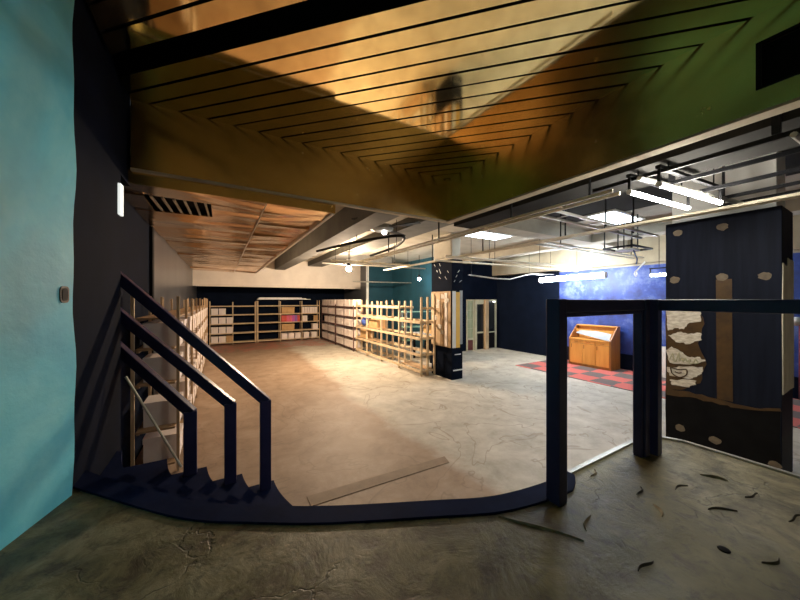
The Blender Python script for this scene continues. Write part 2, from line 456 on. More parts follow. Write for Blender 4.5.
# wall with the doorway, beyond the pillar
dw = MB().box(7.2, 8.28, 9.0, 9.12, 0, 3.9).box(8.28, 10.0, 9.0, 9.12, 2.03, 3.9)
struct('wall_doorway', dw, 'navywall')
struct('wall_doorway_side', MB().box(7.2, 7.3, 9.12, 13.0, 0, 3.9), 'teal')
struct('wall_corridor', MB().box(8.0, 10.2, 11.0, 11.1, 0, 2.4).box(8.0, 10.2, 9.1, 11.0, 2.4, 2.45).box(7.9, 8.0, 9.1, 11.0, 0, 2.4), 'plaster')
struct('wall_right', MB().box(10.0, 10.2, 6.25, 11.1, 0, 3.0), 'navywall')
struct('wall_right_blue', MB().box(10.0, 10.2, -4.2, 6.25, .42, 2.95), 'bluewall')
struct('baseboard_right', MB().box(9.975, 10.0, -4.2, 6.25, 0, .42).box(9.96, 10.0, -4.2, 6.25, .42, .45), 'navywall')
struct('wall_right_upper', MB().box(9.72, 10.2, -4.2, 11.1, 3.0, 3.9).box(10.0, 10.2, -4.2, 11.1, 2.95, 3.0), 'upperwall')
struct('wall_behind', MB().box(-3.0, 10.3, -4.3, -4.2, 0, 5.0), 'slab')

# hall ceiling slab, beams
struct('ceiling', MB().box(-1.2, 10.3, 3.9, 16.3, TOP, TOP+.2).box(6.7, 10.3, -4.2, 3.9, TOP, TOP+.2), 'slab')
struct('ceiling_shade_toned', MB().box(3.12, 6.7, -4.2, 3.9, TOP, TOP+.2), 'shadeslab')  # same slab, coloured darker to stand for shade over the tubes
struct('beam', MB().box(1.95, 2.35, 3.85, 16.0, 3.28, TOP), 'beamc')
struct('beam', MB().box(3.32, 3.95, -4.0, 3.9, 3.22, TOP), 'shadeslab')
struct('beam', MB().box(3.32, 3.95, 3.9, 16.0, 3.50, TOP), 'beamc')
struct('beam', MB().box(7.9, 8.3, -4.0, 9.0, 3.42, TOP), 'slab')
struct('beam', MB().box(3.95, 5.84, 10.6, 11.0, 3.35, TOP), 'beamc')
struct('beam', MB().box(3.95, 7.9, 4.1, 4.5, 3.42, TOP).box(8.3, 9.72, 4.1, 4.5, 3.42, TOP), 'slab')
struct('beam', MB().box(-.92, 5.84, 13.75, 13.95, 2.53, TOP), 'bulkhead', label='pale painted bulkhead beam spanning in front of the rear shelving')
# copper soffit over the stair side of the hall
cop = MB(); yy = 3.74; random.seed(3)
while yy < 13.7:
    w = random.choice((.62, .78, .55, .9)); y1 = min(yy+w, 13.74)
    if yy < 3.8: y1 = 4.2
    elif yy < 4.3: y1 = 4.85
    strips = [(-.91, .445), (.455, 1.2)] if abs(yy-4.2) > .01 else [(-.91, -.72), (-.1, .445), (.455, 1.2)]
    for xa, xb in strips:
        t1, t2 = random.uniform(-.022, .022), random.uniform(-.022, .022)
        if xb-xa < .3: t1 = t2 = 0
        y0_, y1_ = yy+.006, y1-.006; z = 3.115
        cop.add([(xa, y0_, z+t1), (xb, y0_, z+t2), (xb, y1_, z-t1), (xa, y1_, z-t2), (xa, y0_, z+.03), (xb, y0_, z+.03), (xb, y1_, z+.03), (xa, y1_, z+.03)],
                [(3, 2, 1, 0), (4, 5, 6, 7), (0, 1, 5, 4), (1, 2, 6, 5), (2, 3, 7, 6), (3, 0, 4, 7)])
    yy = y1
struct('ceiling_copper', cop, 'copper', label='low ceiling of wrinkled copper coloured sheets over the shelving')
struct('ceiling_copper_edge', MB().box(1.2, 1.24, 3.74, 13.74, 3.08, TOP), 'bulkhead')
struct('ceiling_copper_seam', MB().box(.445, .455, 3.75, 13.74, 3.10, 3.13), 'bulkhead')
struct('ceiling_copper_front', MB().box(-.92, 1.24, 3.72, 3.74, 3.09, 3.22), 'goldfascia')
vt = thing('ceiling_grille', (-.41, 4.45, 3.06), 'dark louvred grille let into the copper ceiling by the dark wall', 'grille')
link('backing', MB().box(-.72, -.1, 3.76, 5.7, 3.20, 3.21), 'black', vt)
for i in range(6):
    link('louvre', MB().bar((-.70+.1*i+.04, 4.23, 3.13), (-.66+.1*i+.02, 4.82, 3.13), .022, .02), 'plaster', vt)

# platform ceiling: diagonal polished gold slats above a black void, gold fascia at its edges
CZ = 3.85
slat = MB(); pitch = .1665; gap = .023
kk = 0
s0 = 2.02 - 12*pitch
r2 = math.sqrt(.5)
dropped = {10}
for i in range(-24, 30):
    a = s0 + i*pitch + gap/2; b = a + pitch - gap
    if i in dropped: continue
    poly = [(-2.9, -4.2), (3.0, -4.2), (3.0, 3.68), (-.72, 3.68), (-.72, 2.4), (-2.9, -4.1)]
    poly = clip(poly, r2, r2, b); 
    if len(poly) < 3: continue
    poly = clip(poly, -r2, -r2, -a)
    if len(poly) < 3: continue
    tz = random.uniform(-.002, .002)
    slat.prism(poly, CZ+tz, CZ+.018+tz)
struct('ceiling_gold', slat, 'gold', label='ceiling of diagonal polished gold slats with black gaps over the platform')
struct('ceiling_void', MB().box(-3.0, 3.12, -4.2, 3.8, CZ+.16, CZ+.2), 'black')
fas = MB().box(-.72, 3.12, 3.68, 3.72, 3.22, CZ+.15)
fas.box(3.0, 3.04, .535, 3.68, 3.22, CZ+.15).box(3.0, 3.04, -1.2, .535, 3.22, 3.37).box(3.0, 3.04, -1.2, .535, 3.655, CZ+.15).box(3.0, 3.04, -4.2, -1.2, 3.22, CZ+.15)
struct('ceiling_fascia', fas, 'goldfascia', label='gold panelled fascia dropping round the edge of the platform ceiling')
struct('ceiling_fascia_underside', MB().box(-.72, 3.0, 3.675, 3.75, 3.20, 3.22).box(2.995, 3.11, -4.2, 3.75, 3.20, 3.22).box(3.10, 3.14, -4.2, 3.8, 3.22, TOP), 'plaster')
vt = thing('vent_opening', (3.06, -.3, 3.37), 'large black rectangular vent opening in the gold fascia', 'vent')
link('frame', MB().box(2.995, 3.005, .515, .54, 3.36, 3.665).box(2.995, 3.005, -1.2, .54, 3.36, 3.372).box(2.995, 3.005, -1.2, .54, 3.653, 3.665), 'blackmetal', vt)
link('recess', MB().box(3.05, 3.08, -1.2, .54, 3.37, 3.66), 'black', vt)

# ------------------------------------------------------------------ columns
COLX = 5.2
cl = MB().box(COLX, 5.76, .75, 1.745, 0, 3.02)
colm = struct('column', cl, 'navycol', label='wide dark blue clad column with torn paper and brown glue strip', bev=.006, origin=(5.48, 1.25, 0))
link('core', MB().box(5.28, 5.72, .80, 1.70, 3.02, TOP), 'whitep', colm)
def decal(name, poly, m, th=.006, lab=None, x=COLX):
    o = link(name, MB().prism_yz(poly, x-th, x+.002), m, colm)
    if lab: o['label'] = lab
    return o
def rag(poly, n=4, a=.012):       # tear the outline of a paper patch
    out = []
    for i in range(len(poly)):
        p, q = poly[i], poly[(i+1) % len(poly)]
        for k in range(n):
            t = k/n; out.append((p[0]+(q[0]-p[0])*t+random.uniform(-a, a)*(k > 0), p[1]+(q[1]-p[1])*t+random.uniform(-a, a)*(k > 0)))
    return out
decal('glue_strip', [(1.257, 2.25), (1.122, 2.25), (1.114, .80), (1.248, .80)], 'glue', .004, 'brown glue strip')
decal('glue_edge', rag([(1.735, .80), (1.496, .82), (1.265, .80), (.94, .78), (.76, .83), (.76, .80), (1.018, .745), (1.222, .735), (1.496, .754), (1.735, .72)]), 'glue', .005, 'ragged brown glue line')
decal('lower_band', rag([(1.745, .02), (1.745, .77), (1.496, .80), (1.265, .76), (1.02, .74), (.76, .80), (.76, .02)], 3, .006), 'black', .003)
decal('backing_paper', rag([(1.742, 1.90), (1.40, 1.87), (1.36, 1.70), (1.42, 1.45), (1.34, 1.2), (1.40, .95), (1.55, .84), (1.742, .80)]), 'glue', .003)
for poly in ([(1.741, 1.87), (1.401, 1.87), (1.391, 1.73), (1.496, 1.71), (1.554, 1.62), (1.635, 1.63), (1.719, 1.59)],
             [(1.719, 1.528), (1.615, 1.578), (1.515, 1.561), (1.391, 1.585), (1.382, 1.499), (1.496, 1.434), (1.635, 1.443)],
             [(1.741, 1.323), (1.677, 1.378), (1.595, 1.327), (1.496, 1.264), (1.401, 1.283), (1.346, 1.242), (1.496, 1.17), (1.698, 1.161)],
             [(1.73, 1.096), (1.554, 1.131), (1.373, 1.164), (1.382, 1.075), (1.429, 1.027), (1.496, .985), (1.70, .985)],
             [(1.698, .939), (1.429, .977), (1.438, .924), (1.535, .875), (1.677, .867)]):
    decal('torn_paper', rag(poly), 'paper', .007)
def stroke(name, pts, r=.009, m='glue'):
    link(name, MB().tube([(COLX-.009, y, z) for y, z in pts], r, 5), m, colm)
stroke('lettering', spline([(1.70, 1.20), (1.665, 1.29), (1.655, 1.20), (1.63, 1.20), (1.60, 1.31), (1.60, 1.20), (1.575, 1.245), (1.56, 1.20), (1.535, 1.25), (1.52, 1.20), (1.49, 1.24), (1.50, 1.19), (1.46, 1.20), (1.44, 1.25), (1.42, 1.21), (1.45, 1.19)], 5), .008, 'cream')
stroke('crest', spline([(1.69, 1.10), (1.60, 1.085), (1.53, 1.10), (1.53, 1.03), (1.60, .985), (1.67, 1.02), (1.69, 1.10)], 5), .008)
stroke('crest', spline([(1.645, 1.05), (1.61, 1.04), (1.575, 1.05)], 4), .008)
for y, z in [(1.615, 2.884), (1.205, 2.879), (1.646, 2.266), (1.205, 2.277), (.869, 2.266), (1.595, .319), (1.265, .291), (.80, .2)]:
    decal('glue_dab', [(y+.052*math.cos(t)*random.uniform(.85, 1.15), z+.045*math.sin(t)*random.uniform(.85, 1.15)) for t in [2*PI*i/14 for i in range(14)]], 'gluedot', .006)
link('plaster_strip', MB().prism_xz(rag([(5.21, .98), (5.75, .98), (5.75, 2.45), (5.45, 2.47), (5.42, 2.38), (5.21, 2.40)], 3, .012), .742, .752), 'palepaint', colm)['label'] = 'cream bare plaster strip'

pil = struct('column', MB().box(4.96, 5.31, 5.9, 6.75, 0, 3.02), 'navywall', label='dark column with exposed timber panel beside the wooden rack', bev=.006, origin=(5.13, 6.3, 0))
link('core', MB().box(5.0, 5.28, 5.95, 6.7, 3.02, TOP), 'slab', pil)
link('timber_panel', MB().box(4.945, 4.961, 5.93, 6.74, .80, 2.22), 'ply', pil)
random.seed(5)
for y0, y1, m in ((6.33, 6.52, 'wood'), (6.06, 6.16, 'white'), (6.62, 6.72, 'pinewood')):
    link('batten', MB().box(4.932, 4.945, y0, y1, .82, 2.18), m, pil)
for i in range(9):
    y = random.uniform(6.0, 6.6); z = random.uniform(.9, 2.1)
    link('torn_paper', MB().prism_yz(rag([(y, z), (y+.12, z), (y+.12, z+.12), (y, z+.1)], 3, .015), 4.926, 4.934), 'paper', pil)
link('white_stripe', MB().box(4.97, 5.08, 5.888, 5.901, .80, 2.22), 'whitep', pil)
link('yellow_stripe', MB().box(5.08, 5.21, 5.886, 5.901, .80, 2.2), 'yellow', pil)
link('white_stripe', MB().box(5.21, 5.30, 5.888, 5.901, .88, 2.24), 'whitesheet', pil)
link('white_stripe', MB().box(5.0, 5.30, 5.89, 5.901, .22, .25).box(5.05, 5.25, 5.89, 5.901, .62, .64), 'whitep', pil)
for i in range(7):
    y = random.uniform(5.95, 6.6); z = random.uniform(2.35, 2.95)
    link('scratch', MB().bar((4.957, y, z), (4.957, y+random.uniform(.02, .07), z+random.uniform(.04, .13)), .006, .02, (1, 0, 0)), 'whitep', pil)
for i in range(4):
    link('scratch', MB().bar((5.02+.06*i, 5.897, 2.45+.12*(i % 3)), (5.06+.07*i, 5.897, 2.5+.13*(i % 3)), .006, .02, (0, 1, 0)), 'whitep', pil)

# ------------------------------------------------------------------ guard rails on the platform
g = thing('guard_rail', (2.06, .98, PLAT), 'dark navy metal guard rail facing the hall with two posts', 'railing')
link('post', MB().box(1.545, 1.615, .965, 1.045, PLAT, 2.005), 'navy', g, bev=.006)
link('post', MB().box(2.55, 2.62, .965, 1.045, PLAT, 2.005), 'navy', g, bev=.006)
link('top_rail', MB().box(1.616, 2.549, .97, 1.04, 1.93, 2.003), 'navy', g, bev=.006)
link('inner_frame', MB().box(1.616, 1.642, .98, 1.03, PLAT, 1.928).box(1.644, 2.522, .982, 1.028, 1.905, 1.928).box(2.524, 2.548, .98, 1.03, PLAT, 1.928), 'navy', g, bev=.003)
g2 = thing('guard_rail', (2.62, -.3, PLAT), 'dark navy metal guard rail running back past the wide column', 'railing')
link('post', MB().box(2.645, 2.715, .93, 1.0, PLAT, 2.005), 'navy', g2, bev=.006)
link('post', MB().box(2.645, 2.715, -1.2, -1.13, PLAT, 2.005), 'navy', g2, bev=.006)
link('top_rail', MB().box(2.643, 2.717, -1.129, .929, 1.925, 2.003), 'navy', g2, bev=.006)

# three nested stair handrails fixed to the dark wall
for i, (x0, z0, xb, zb, yb, zf) in enumerate(((-.72, 2.145, .375, 1.0, 3.25, .15), (-.72, 1.825, .075, 1.02, 3.25, .30), (-.72, 1.515, -.235, .99, 3.29, .45))):
    h = thing('stair_handrail', (xb, yb, zf), ['outermost and longest dark handrail of the three stepping down the stairs', 'middle dark handrail of the three beside the stairs', 'lowest and shortest dark handrail of the three, next to the wall'][i], 'handrail', 'nested stair handrails')
    e = Vector((xb+.012, yb, zb)); q = Vector((x0, 3.535, z0)); q = e+(q-e)*(1+.13*(1.1/(xb+.72)))
    link('rail', MB().bar(q, e, .06, .085), 'navy', h, bev=.006)
    link('added_bracket', MB().box(-.92, q.x+.02, q.y-.02, q.y+.02, q.z-.03, q.z+.03), 'blackmetal', h)  # piece added to join the rail end to the wall
    link('post', MB().box(xb-.05, xb+.05, yb-.031, yb+.031, zf, zb+.02), 'navy', h, bev=.006)
tag(link('wooden_dowel', MB().tube([(-.285, 3.13, .60), (-.655, 3.20, 1.39)], .009, 8), 'palewood'), 'thin pale wooden stick leaning on the dark wall at the stairs', 'stick')
tag(link('emergency_light', MB().box(-.747, -.725, 3.39, 3.475, 2.72, 2.98).box(-.747, -.735, 3.475, 3.479, 2.72, 2.98), 'exit_light', bev=.004), 'small white rectangular light panel high on the dark wall', 'light')
so = thing('wall_socket', (-.725, 2.41, 2.02), 'small burnt brown socket hole in the turquoise wall', 'socket')
ax = Vector((-.283, -.959, 0)); nn = Vector((.959, -.283, 0)); c0 = Vector((-.719, 2.437, 0)) + ax*.075
def oval(w, h, d0, d1):
    b = MB(); n = 16; vs = []
    for d in (d0, d1):
        for k in range(n):
            t = 2*PI*k/n
            q = c0 + ax*(w*math.copysign(abs(math.cos(t))**.6, math.cos(t))) + nn*d; vs.append((q.x, q.y, 2.03+h*math.copysign(abs(math.sin(t))**.6, math.sin(t))))
    return b.add(vs, [tuple(range(n)), tuple(range(2*n-1, n-1, -1))] + [(i, (i+1) % n, n+(i+1) % n, n+i) for i in range(n)])
link('rim', oval(.030, .046, -.004, .005), 'glue', so); link('hole', oval(.019, .034, .003, .007), 'brown', so)

# ------------------------------------------------------------------ shelving and cartons
LV = (.12, .53, .95, 1.35, 1.74)
def shelving(label, x0, x1, y0, y1, posts_at, axis, group, levels=LV, h=1.95, boards='ply', rail='wood', rh=.024, pw=.015, post='wood'):
    t = thing('shelving_unit', ((x0+x1)/2, (y0+y1)/2, 0), label, 'shelf', group)
    for p in posts_at:
        for q in ((x0, x1) if axis == 'y' else (y0, y1)):
            cx, cy = (q, p) if axis == 'y' else (p, q)
            sx = pw if cx <= (x0+x1)/2 else -pw
            if axis == 'y': link('post', MB().box(min(cx, cx+2*sx), max(cx, cx+2*sx), cy-pw, cy+pw, 0, h+random.uniform(-.02, .05)), post, t)
            else:
                sy = .044 if cy <= (y0+y1)/2 else -.044
                link('post', MB().box(cx-pw, cx+pw, min(cy, cy+sy), max(cy, cy+sy), 0, h+random.uniform(-.02, .05)), post, t)
    for z in levels:
        o = MB()
        if axis == 'y': o.box(x0+.045, x1-.045, y0, y1, z-.02, z)
        else: o.box(x0, x1, y0+.045, y1-.045, z-.02, z)
        link('shelf_board', o, boards, t)
        e = MB()
        if axis == 'y': e.box(x0+.0442, x0+.07, y0+.03, y1-.03, z-.021-rh, z-.021)
        else: e.box(x0+.03, x1-.03, y0+.0442, y0+.07, z-.021-rh, z-.021)
        link('shelf_rail', e, rail, t)
    return t
# prototypes: a lidded archive carton, shared mesh
def carton(w, d, h, m, name='archive_box'):
    b = MB().box(-w/2, w/2, -d/2, d/2, 0, h*.78).box(-w/2-.006, w/2+.006, -d/2-.006, d/2+.006, h*.78, h)
    me = link(name, b, m, origin=(0, 0, 0))
    return me
proto = {}
def put(kind, make, loc, label, cat, group, rz=0):
    if kind not in proto:
        o = make(); proto[kind] = o; o.location = loc
    else:
        o = proto[kind].copy(); COL.objects.link(o); o.location = loc
    o.rotation_euler = (0, 0, rz)
    return tag(o, label, cat, group)
mkw = lambda: carton(.335, .34, .28, 'white')
mks = lambda: carton(.255, .32, .27, 'white')
LEVN = ['bottom shelf', 'second shelf up', 'third shelf up', 'fourth shelf up', 'top shelf']

# rear shelving against the back wall (bays split by posts)
bays = [-.43, .459, 1.432, 2.456, 3.461, 4.36]
shelving('two bay timber shelving by the wall corner, mostly bare, few white boxes', -.45, 1.41, 15.5, 15.95, [-.42, .459, 1.385], 'x', 'rear shelving', h=1.9, boards='pinewood', rail='pinewood', post='pinewood')
shelving('three bay timber shelving along the rear holding red and tan files', 1.45, 4.36, 15.5, 15.95, [1.475, 2.456, 3.461, 4.33], 'x', 'rear shelving', h=1.95, boards='pinewood', rail='pinewood', post='pinewood')
for lv, n in ((3, 2), (2, 3), (1, 3), (0, 2)):
    for i in range(n):
        put('w30', mks, (-.24+.29*i, 15.66, LV[lv]), 'white archive box, %s of the corner bay, %s from the wall' % (LEVN[lv], ORD[i]), 'box', 'white boxes in the corner bay')
put('t30', lambda: carton(.26, .3, .28, 'tan', 'cardboard_box'), (.33, 15.68, LV[0]), 'brown cardboard box beside white boxes on the corner bay bottom shelf', 'box', 'brown cardboard boxes')
for lv in (3, 1):
    put('t55', lambda: carton(.58, .34, .30, 'tan', 'cardboard_box'), (2.81, 15.68, LV[lv]), 'wide brown cardboard box %s the red and pink files' % ('above' if lv == 3 else 'below'), 'box', 'brown cardboard boxes')
mkx = lambda m: (lambda: link('box_file', MB().box(-.085, .085, -.15, .15, 0, .29), m, origin=(0, 0, 0)))
for i, m in enumerate(('red', 'red', 'pink', 'pink', 'magenta', 'purple', 'red')):
    x = 2.56 + .124*i
    o = link('box_file', MB().box(x-.058, x+.058, 15.52, 15.80, LV[2], LV[2]+.30), m)
    tag(o, '%s box file, %s along the colourful row on the rear shelving' % (['bright red', 'red', 'coral pink', 'pink', 'magenta', 'purple', 'dark red'][i], ORD[i]), 'box file', 'colourful box files')
for i in range(3):
    put('w30', mks, (2.64+.315*i, 15.66, LV[0]), 'white archive box under the brown carton, %s from the bay post' % ORD[i], 'box', 'white boxes below the files')
for i in range(6):
    x = 3.53+.125*i
    tag(link('binder', MB().box(x-.05, x+.05, 15.52, 15.79, LV[3], LV[3]+.30), 'white'), 'cream ring binder, %s in the row at the end bay' % ORD[i], 'binder', 'cream binders')
for i, (m, w, n) in enumerate((('white', .1, 'white'), ('white', .1, 'second white'), ('black', .14, 'black'), ('black', .12, 'second black'), ('tan', .2, 'tan'))):
    x = 3.55+[0, .125, .27, .42, .60][i]
    tag(link('box_file', MB().box(x-w/2, x+w/2, 15.52, 15.79, LV[2], LV[2]+.27), m), '%s upright file below the cream binders on the end bay' % n, 'box file', 'files under the binders')
for lv, xs in ((1, (4.12,)), (0, (3.68, 4.06))):
    for i, x in enumerate(xs):
        put('w30', mks, (x, 15.66, LV[lv]), 'white archive box on the end bay, %s, %s from the post' % (LEVN[lv], ORD[i]), 'box', 'white boxes on the end bay')
for i in range(3):
    tag(link('white_plank', MB().box(1.46+.04*i, 3.9-.22*i, 15.55, 15.9, 1.99+.035*i+(.03 if i == 0 else .03), 2.02+.035*i+.03), 'whitep'), 'long white board, %s from the bottom of the stack on the rear shelving' % ORD[i], 'board', 'white boards on top')

# long shelving on the hall's open side filled with white cartons
for u, (y0, y1) in enumerate(((13.3, 15.45), (11.1, 13.25))):
    shelving(['timber shelving full of white cartons next to the rear corner', 'timber shelving full of white cartons next to the open wooden rack'][u], 4.42, 4.86, y0, y1, [y0+.03, (y0+y1)/2, y1-.03], 'y', 'carton shelving', h=1.8, boards='darkwood', rail='darkwood', rh=.05, post='darkwood')
    for lv in range(5):
        for i in range(5):
            hy = y0 + .245 + .415*i
            if u == 0 and lv == 2 and i == 4: continue
            put('w37', mkw, (4.60, hy, LV[lv]), 'white carton on the shelving %s, %s, %s along' % (['by the rear corner', 'by the wooden rack'][u], LEVN[lv], ORD[i]), 'box', 'white cartons on the long shelving', PI/2)

# wall side shelving behind the stair rail
ys = [(4.38, 6.35), (6.4, 8.6), (8.65, 11.0), (11.05, 13.2)]
nm = ['the stair rail', 'the first timber unit', 'the second timber unit', 'the third timber unit']
for u, (y0, y1) in enumerate(ys):
    shelving('tall timber shelving along the grey side wall, %s' % ['directly behind the stair handrails', 'second unit from the stairs', 'third unit from the stairs', 'fourth unit from the stairs'][u], -.86, -.42, y0, y1, [y0+.03, (y0+y1)/2, y1-.03], 'y', 'side wall shelving', levels=(.12, .53, 1.05, 1.45, 1.80), h=2.02)
    for lv, z in enumerate((.12, .53, 1.05, 1.45)):
        for i in range(4):
            if u == 0 and (lv, i) not in ((0, 0), (1, 0), (2, 0), (3, 0), (3, 1), (2, 2), (1, 2), (0, 3), (3, 3)): continue
            put('w37', mkw, (-.60, y0+.3+(y1-y0-.55)/3*i, z), 'white carton on side wall shelving, %s unit from stairs, %s, %s along' % (ORD[u], LEVN[lv], ORD[i]), 'box', 'white cartons on the side wall shelving', -PI/2)

# open timber rack in front of the pillar
rk = thing('timber_rack', (4.72, 8.9, 0), 'open pale timber rack frame standing between the carton shelving and the column', 'rack')
pY = [6.6, 7.75, 8.9, 10.05, 11.0]
random.seed(11)
for j, y in enumerate(pY):
    for x in (4.52, 4.72, 4.94):
        top = 2.08 if j == 0 else 1.98
        link('post', MB().box(x-.024, x+.024, y-.024, y+.024, 0, top+random.uniform(-.04, .03)), 'pinewood', rk)
for lv, z in enumerate((.12, .55, .98, 1.41, 1.78)):
    for x in (4.52, 4.94):
        y0 = 7.70 if lv == 4 else 6.6
        link('rail', MB().box(x-.047, x-.025, y0, 11.0, z-.035, z+.035) if x < 4.7 else MB().box(x+.025, x+.047, y0, 11.0, z-.035, z+.035), 'pinewood', rk)
    for y in pY:
        link('cross_rail', MB().box(4.545, 4.92, y+.025, y+.045, z-.03, z+.03), 'pinewood', rk)
link('shelf_board', MB().box(4.55, 4.9, 6.66, 7.7, .16, .175), 'ply', rk)
link('shelf_board', MB().box(4.55, 4.9, 9.0, 11.0, .59, .605), 'ply', rk)
link('shelf_board', MB().box(4.55, 4.9, 9.0, 11.0, 1.02, 1.035), 'ply', rk)
tag(link('cardboard_box', MB().box(4.56, 4.88, 9.3, 10.0, 1.036, 1.32), 'tan'), 'brown carton on the timber rack beside the blue cloth', 'box')
tag(link('cardboard_box', MB().box(4.58, 4.86, 10.15, 10.8, .606, .92), 'tan'), 'brown carton low on the timber rack under the blue cloth', 'box')
bag = MB()
bag.sphere((4.62, 10.45, 1.20), .16, 14, 1.0)
tag(link('blue_cloth_bag', bag, 'bluecloth', smooth=True), 'blue cloth bag stuffed on the timber rack', 'bag')
for o in (bpy.data.objects['blue_cloth_bag'],):
    o.scale = (.8, 1.2, 1.0)
for i, (y, h) in enumerate(((10.2, .22), (10.42, .16), (10.7, .25))):
    pass

# low table with glass sheets beyond the rack
tb = thing('work_table', (6.3, 8.3, 0), 'grey work table with pale top standing behind the timber rack', 'table')
link('table_top', MB().box(5.7, 6.9, 7.8, 8.9, .86, .90), 'whitesheet', tb)
for x in (5.76, 6.84):
    for y in (7.86, 8.84): link('leg', MB().box(x-.03, x+.03, y-.03, y+.03, 0, .86), 'blackmetal', tb)
link('lower_shelf', MB().box(5.8, 6.8, 7.9, 8.8, .30, .33), 'ply', tb)
tag(link('storage_crate', MB().box(5.9, 6.5, 8.0, 8.5, .901, 1.16), 'tan'), 'tan crate on the grey work table behind the rack', 'crate')
tag(link('black_case', MB().box(6.0, 6.7, 8.05, 8.6, .331, .62), 'black', bev=.02), 'black case on the lower shelf of the work table', 'case')
tag(link('equipment_case', MB().box(5.95, 6.45, 8.05, 8.45, 1.161, 1.36), 'black', bev=.02), 'black case stacked on the tan crate on the work table', 'case')
gs = MB().box(5.6, 6.9, 8.95, 9.0, 1.50, 1.56)
gl = thing('glass_shelf', (6.25, 8.95, 0), 'pale green glass shelf unit behind the timber rack', 'shelf')
for z in (.55, 1.02, 1.56): link('glass_pane', MB().box(5.6, 7.0, 9.1, 9.45, z, z+.03), 'greenglass', gl)
for x in (5.62, 6.98):
    for y in (9.12, 9.43): link('post', MB().box(x-.015, x+.015, y-.015, y+.015, 0, 1.62), 'steel', gl)

# ------------------------------------------------------------------ doorway beyond the pillar
d1 = struct('door_1', MB().box(8.30, 8.36, 8.98, 9.06, 0, 2.02).box(8.64, 8.70, 8.98, 9.06, 0, 2.02).box(8.36, 8.64, 8.98, 9.06, 1.96, 2.02).box(8.36, 8.64, 8.985, 9.055, .42, .50), 'cream', label='pale glazed door leaf with maroon lower panel', origin=(8.5, 9, 0))
link('pane', MB().box(8.361, 8.639, 9.01, 9.03, .501, 1.959), 'palegreen', d1)
link('lower_panel', MB().box(8.361, 8.639, 9.0, 9.04, .02, .419), 'mar2', d1)
gb = MB()
for z in (.86, 1.22, 1.58): gb.box(8.361, 8.639, 9.0, 9.009, z, z+.025)
gb.box(8.49, 8.51, 9.0, 9.009, .5, 1.96)
link('glazing_bar', gb, 'cream', d1)
d2 = struct('door_2', MB().box(8.72, 8.82, 8.95, 9.05, 0, 2.02).box(8.82, 9.20, 8.95, 9.05, 1.83, 2.02).box(8.82, 9.2, 8.96, 9.04, .66, .72), 'cream', label='cream framed dark glass door between the timber post and the pale leaf', origin=(9, 9, 0))
link('pane', MB().box(8.82, 9.2, 9.0, 9.02, .72, 1.83), 'darkglass', d2)
link('lower_panel', MB().box(8.82, 9.2, 8.99, 9.03, .02, .66), 'black', d2)
tag(link('timber_post', MB().box(9.21, 9.40, 8.88, 9.0, 0, 2.02), 'wood'), 'bare timber post in the middle of the doorway', 'post')
d3 = struct('door_3', MB().box(9.86, 9.93, 8.95, 9.05, 0, 2.02).box(9.41, 9.86, 8.96, 9.05, 1.97, 2.02).box(9.41, 9.86, 8.96, 9.04, .66, .70), 'cream', label='dark glass door by the corner with a pale frame', origin=(9.7, 9, 0))
link('pane', MB().box(9.41, 9.86, 9.0, 9.02, .70, 1.97), 'darkglass', d3)
link('lower_panel', MB().box(9.41, 9.86, 8.99, 9.03, .02, .66), 'black', d3)
tag(link('door_lamp', MB().sphere((9.72, 8.90, 1.93), .05, 10, .5), 'door_lamp'), 'small glowing lamp at the top of the dark glass door', 'lamp')

# ------------------------------------------------------------------ sideboard, carpet, small things at the blue wall
struct('floor_carpet', MB().box(7.75, 9.97, -2.5, 6.25, .001, .012), 'carpet', label='red and charcoal checkered carpet along the blue wall')
cb = thing('sideboard', (9.65, 4.95, .012), 'orange wooden sideboard with raised back standing against the blue wall', 'sideboard')
Y0, Y1, XF, XB = 4.36, 5.54, 9.36, 9.90
side = [(XF, .012), (XB, .012), (XB, 1.24), (XB-.12, 1.24), (XF, .84)]
link('side_panel', MB().prism_xz(side, Y0, Y0+.03), 'cabdark', cb)
link('side_panel', MB().prism_xz(side, Y1-.03, Y1), 'cabdark', cb)
link('back_panel', MB().box(XB-.03, XB, Y0+.031, Y1-.031, .05, 1.235), 'cab', cb)
link('top_shelf', MB().box(XB-.15, XB-.031, Y0+.031, Y1-.031, 1.20, 1.236), 'cab', cb)
link('crossbar', MB().box(XB-.20, XB-.16, Y0+.031, Y1-.031, 1.02, 1.10), 'cab', cb)
link('worktop', MB().box(XF-.015, XB-.031, Y0+.031, Y1-.031, .80, .83), 'cab', cb)
link('plinth', MB().box(XF+.04, XB-.04, Y0+.031, Y1-.031, .012, .08), 'cabdark', cb)
link('carcass', MB().box(XF+.02, XB-.032, Y0+.031, Y1-.031, .081, .798), 'cabdark', cb)
for i in range(3):
    a = Y0+.035+.370*i
    dr = link('drawer', MB().box(XF-.004, XF+.019, a+.006, a+.364, .70, .79), 'cab', cb, bev=.003)
    link('handle', MB().box(XF-.016, XF-.0045, a+.13, a+.24, .735, .75), 'cabdark', dr)
    d = link('door', MB().box(XF-.004, XF+.019, a+.006, a+.364, .09, .69), 'cab', cb, bev=.003)
    link('handle', MB().box(XF-.016, XF-.0045, a+.31, a+.33, .55, .66), 'cabdark', d)
sh = [(Y0+.06, .836), (Y0+.55, .90), (Y1-.10, .98), (Y1-.16, 1.06), (Y0+.5, 1.07), (Y0+.10, 1.02)]
SX = lambda z: XF+.03+(z-.832)/(1.06-.832)*.28
vs = [(SX(z), y, z+.0) for y, z in sh] + [(SX(z)+.006, y, z-.004) for y, z in sh]; n = len(sh)
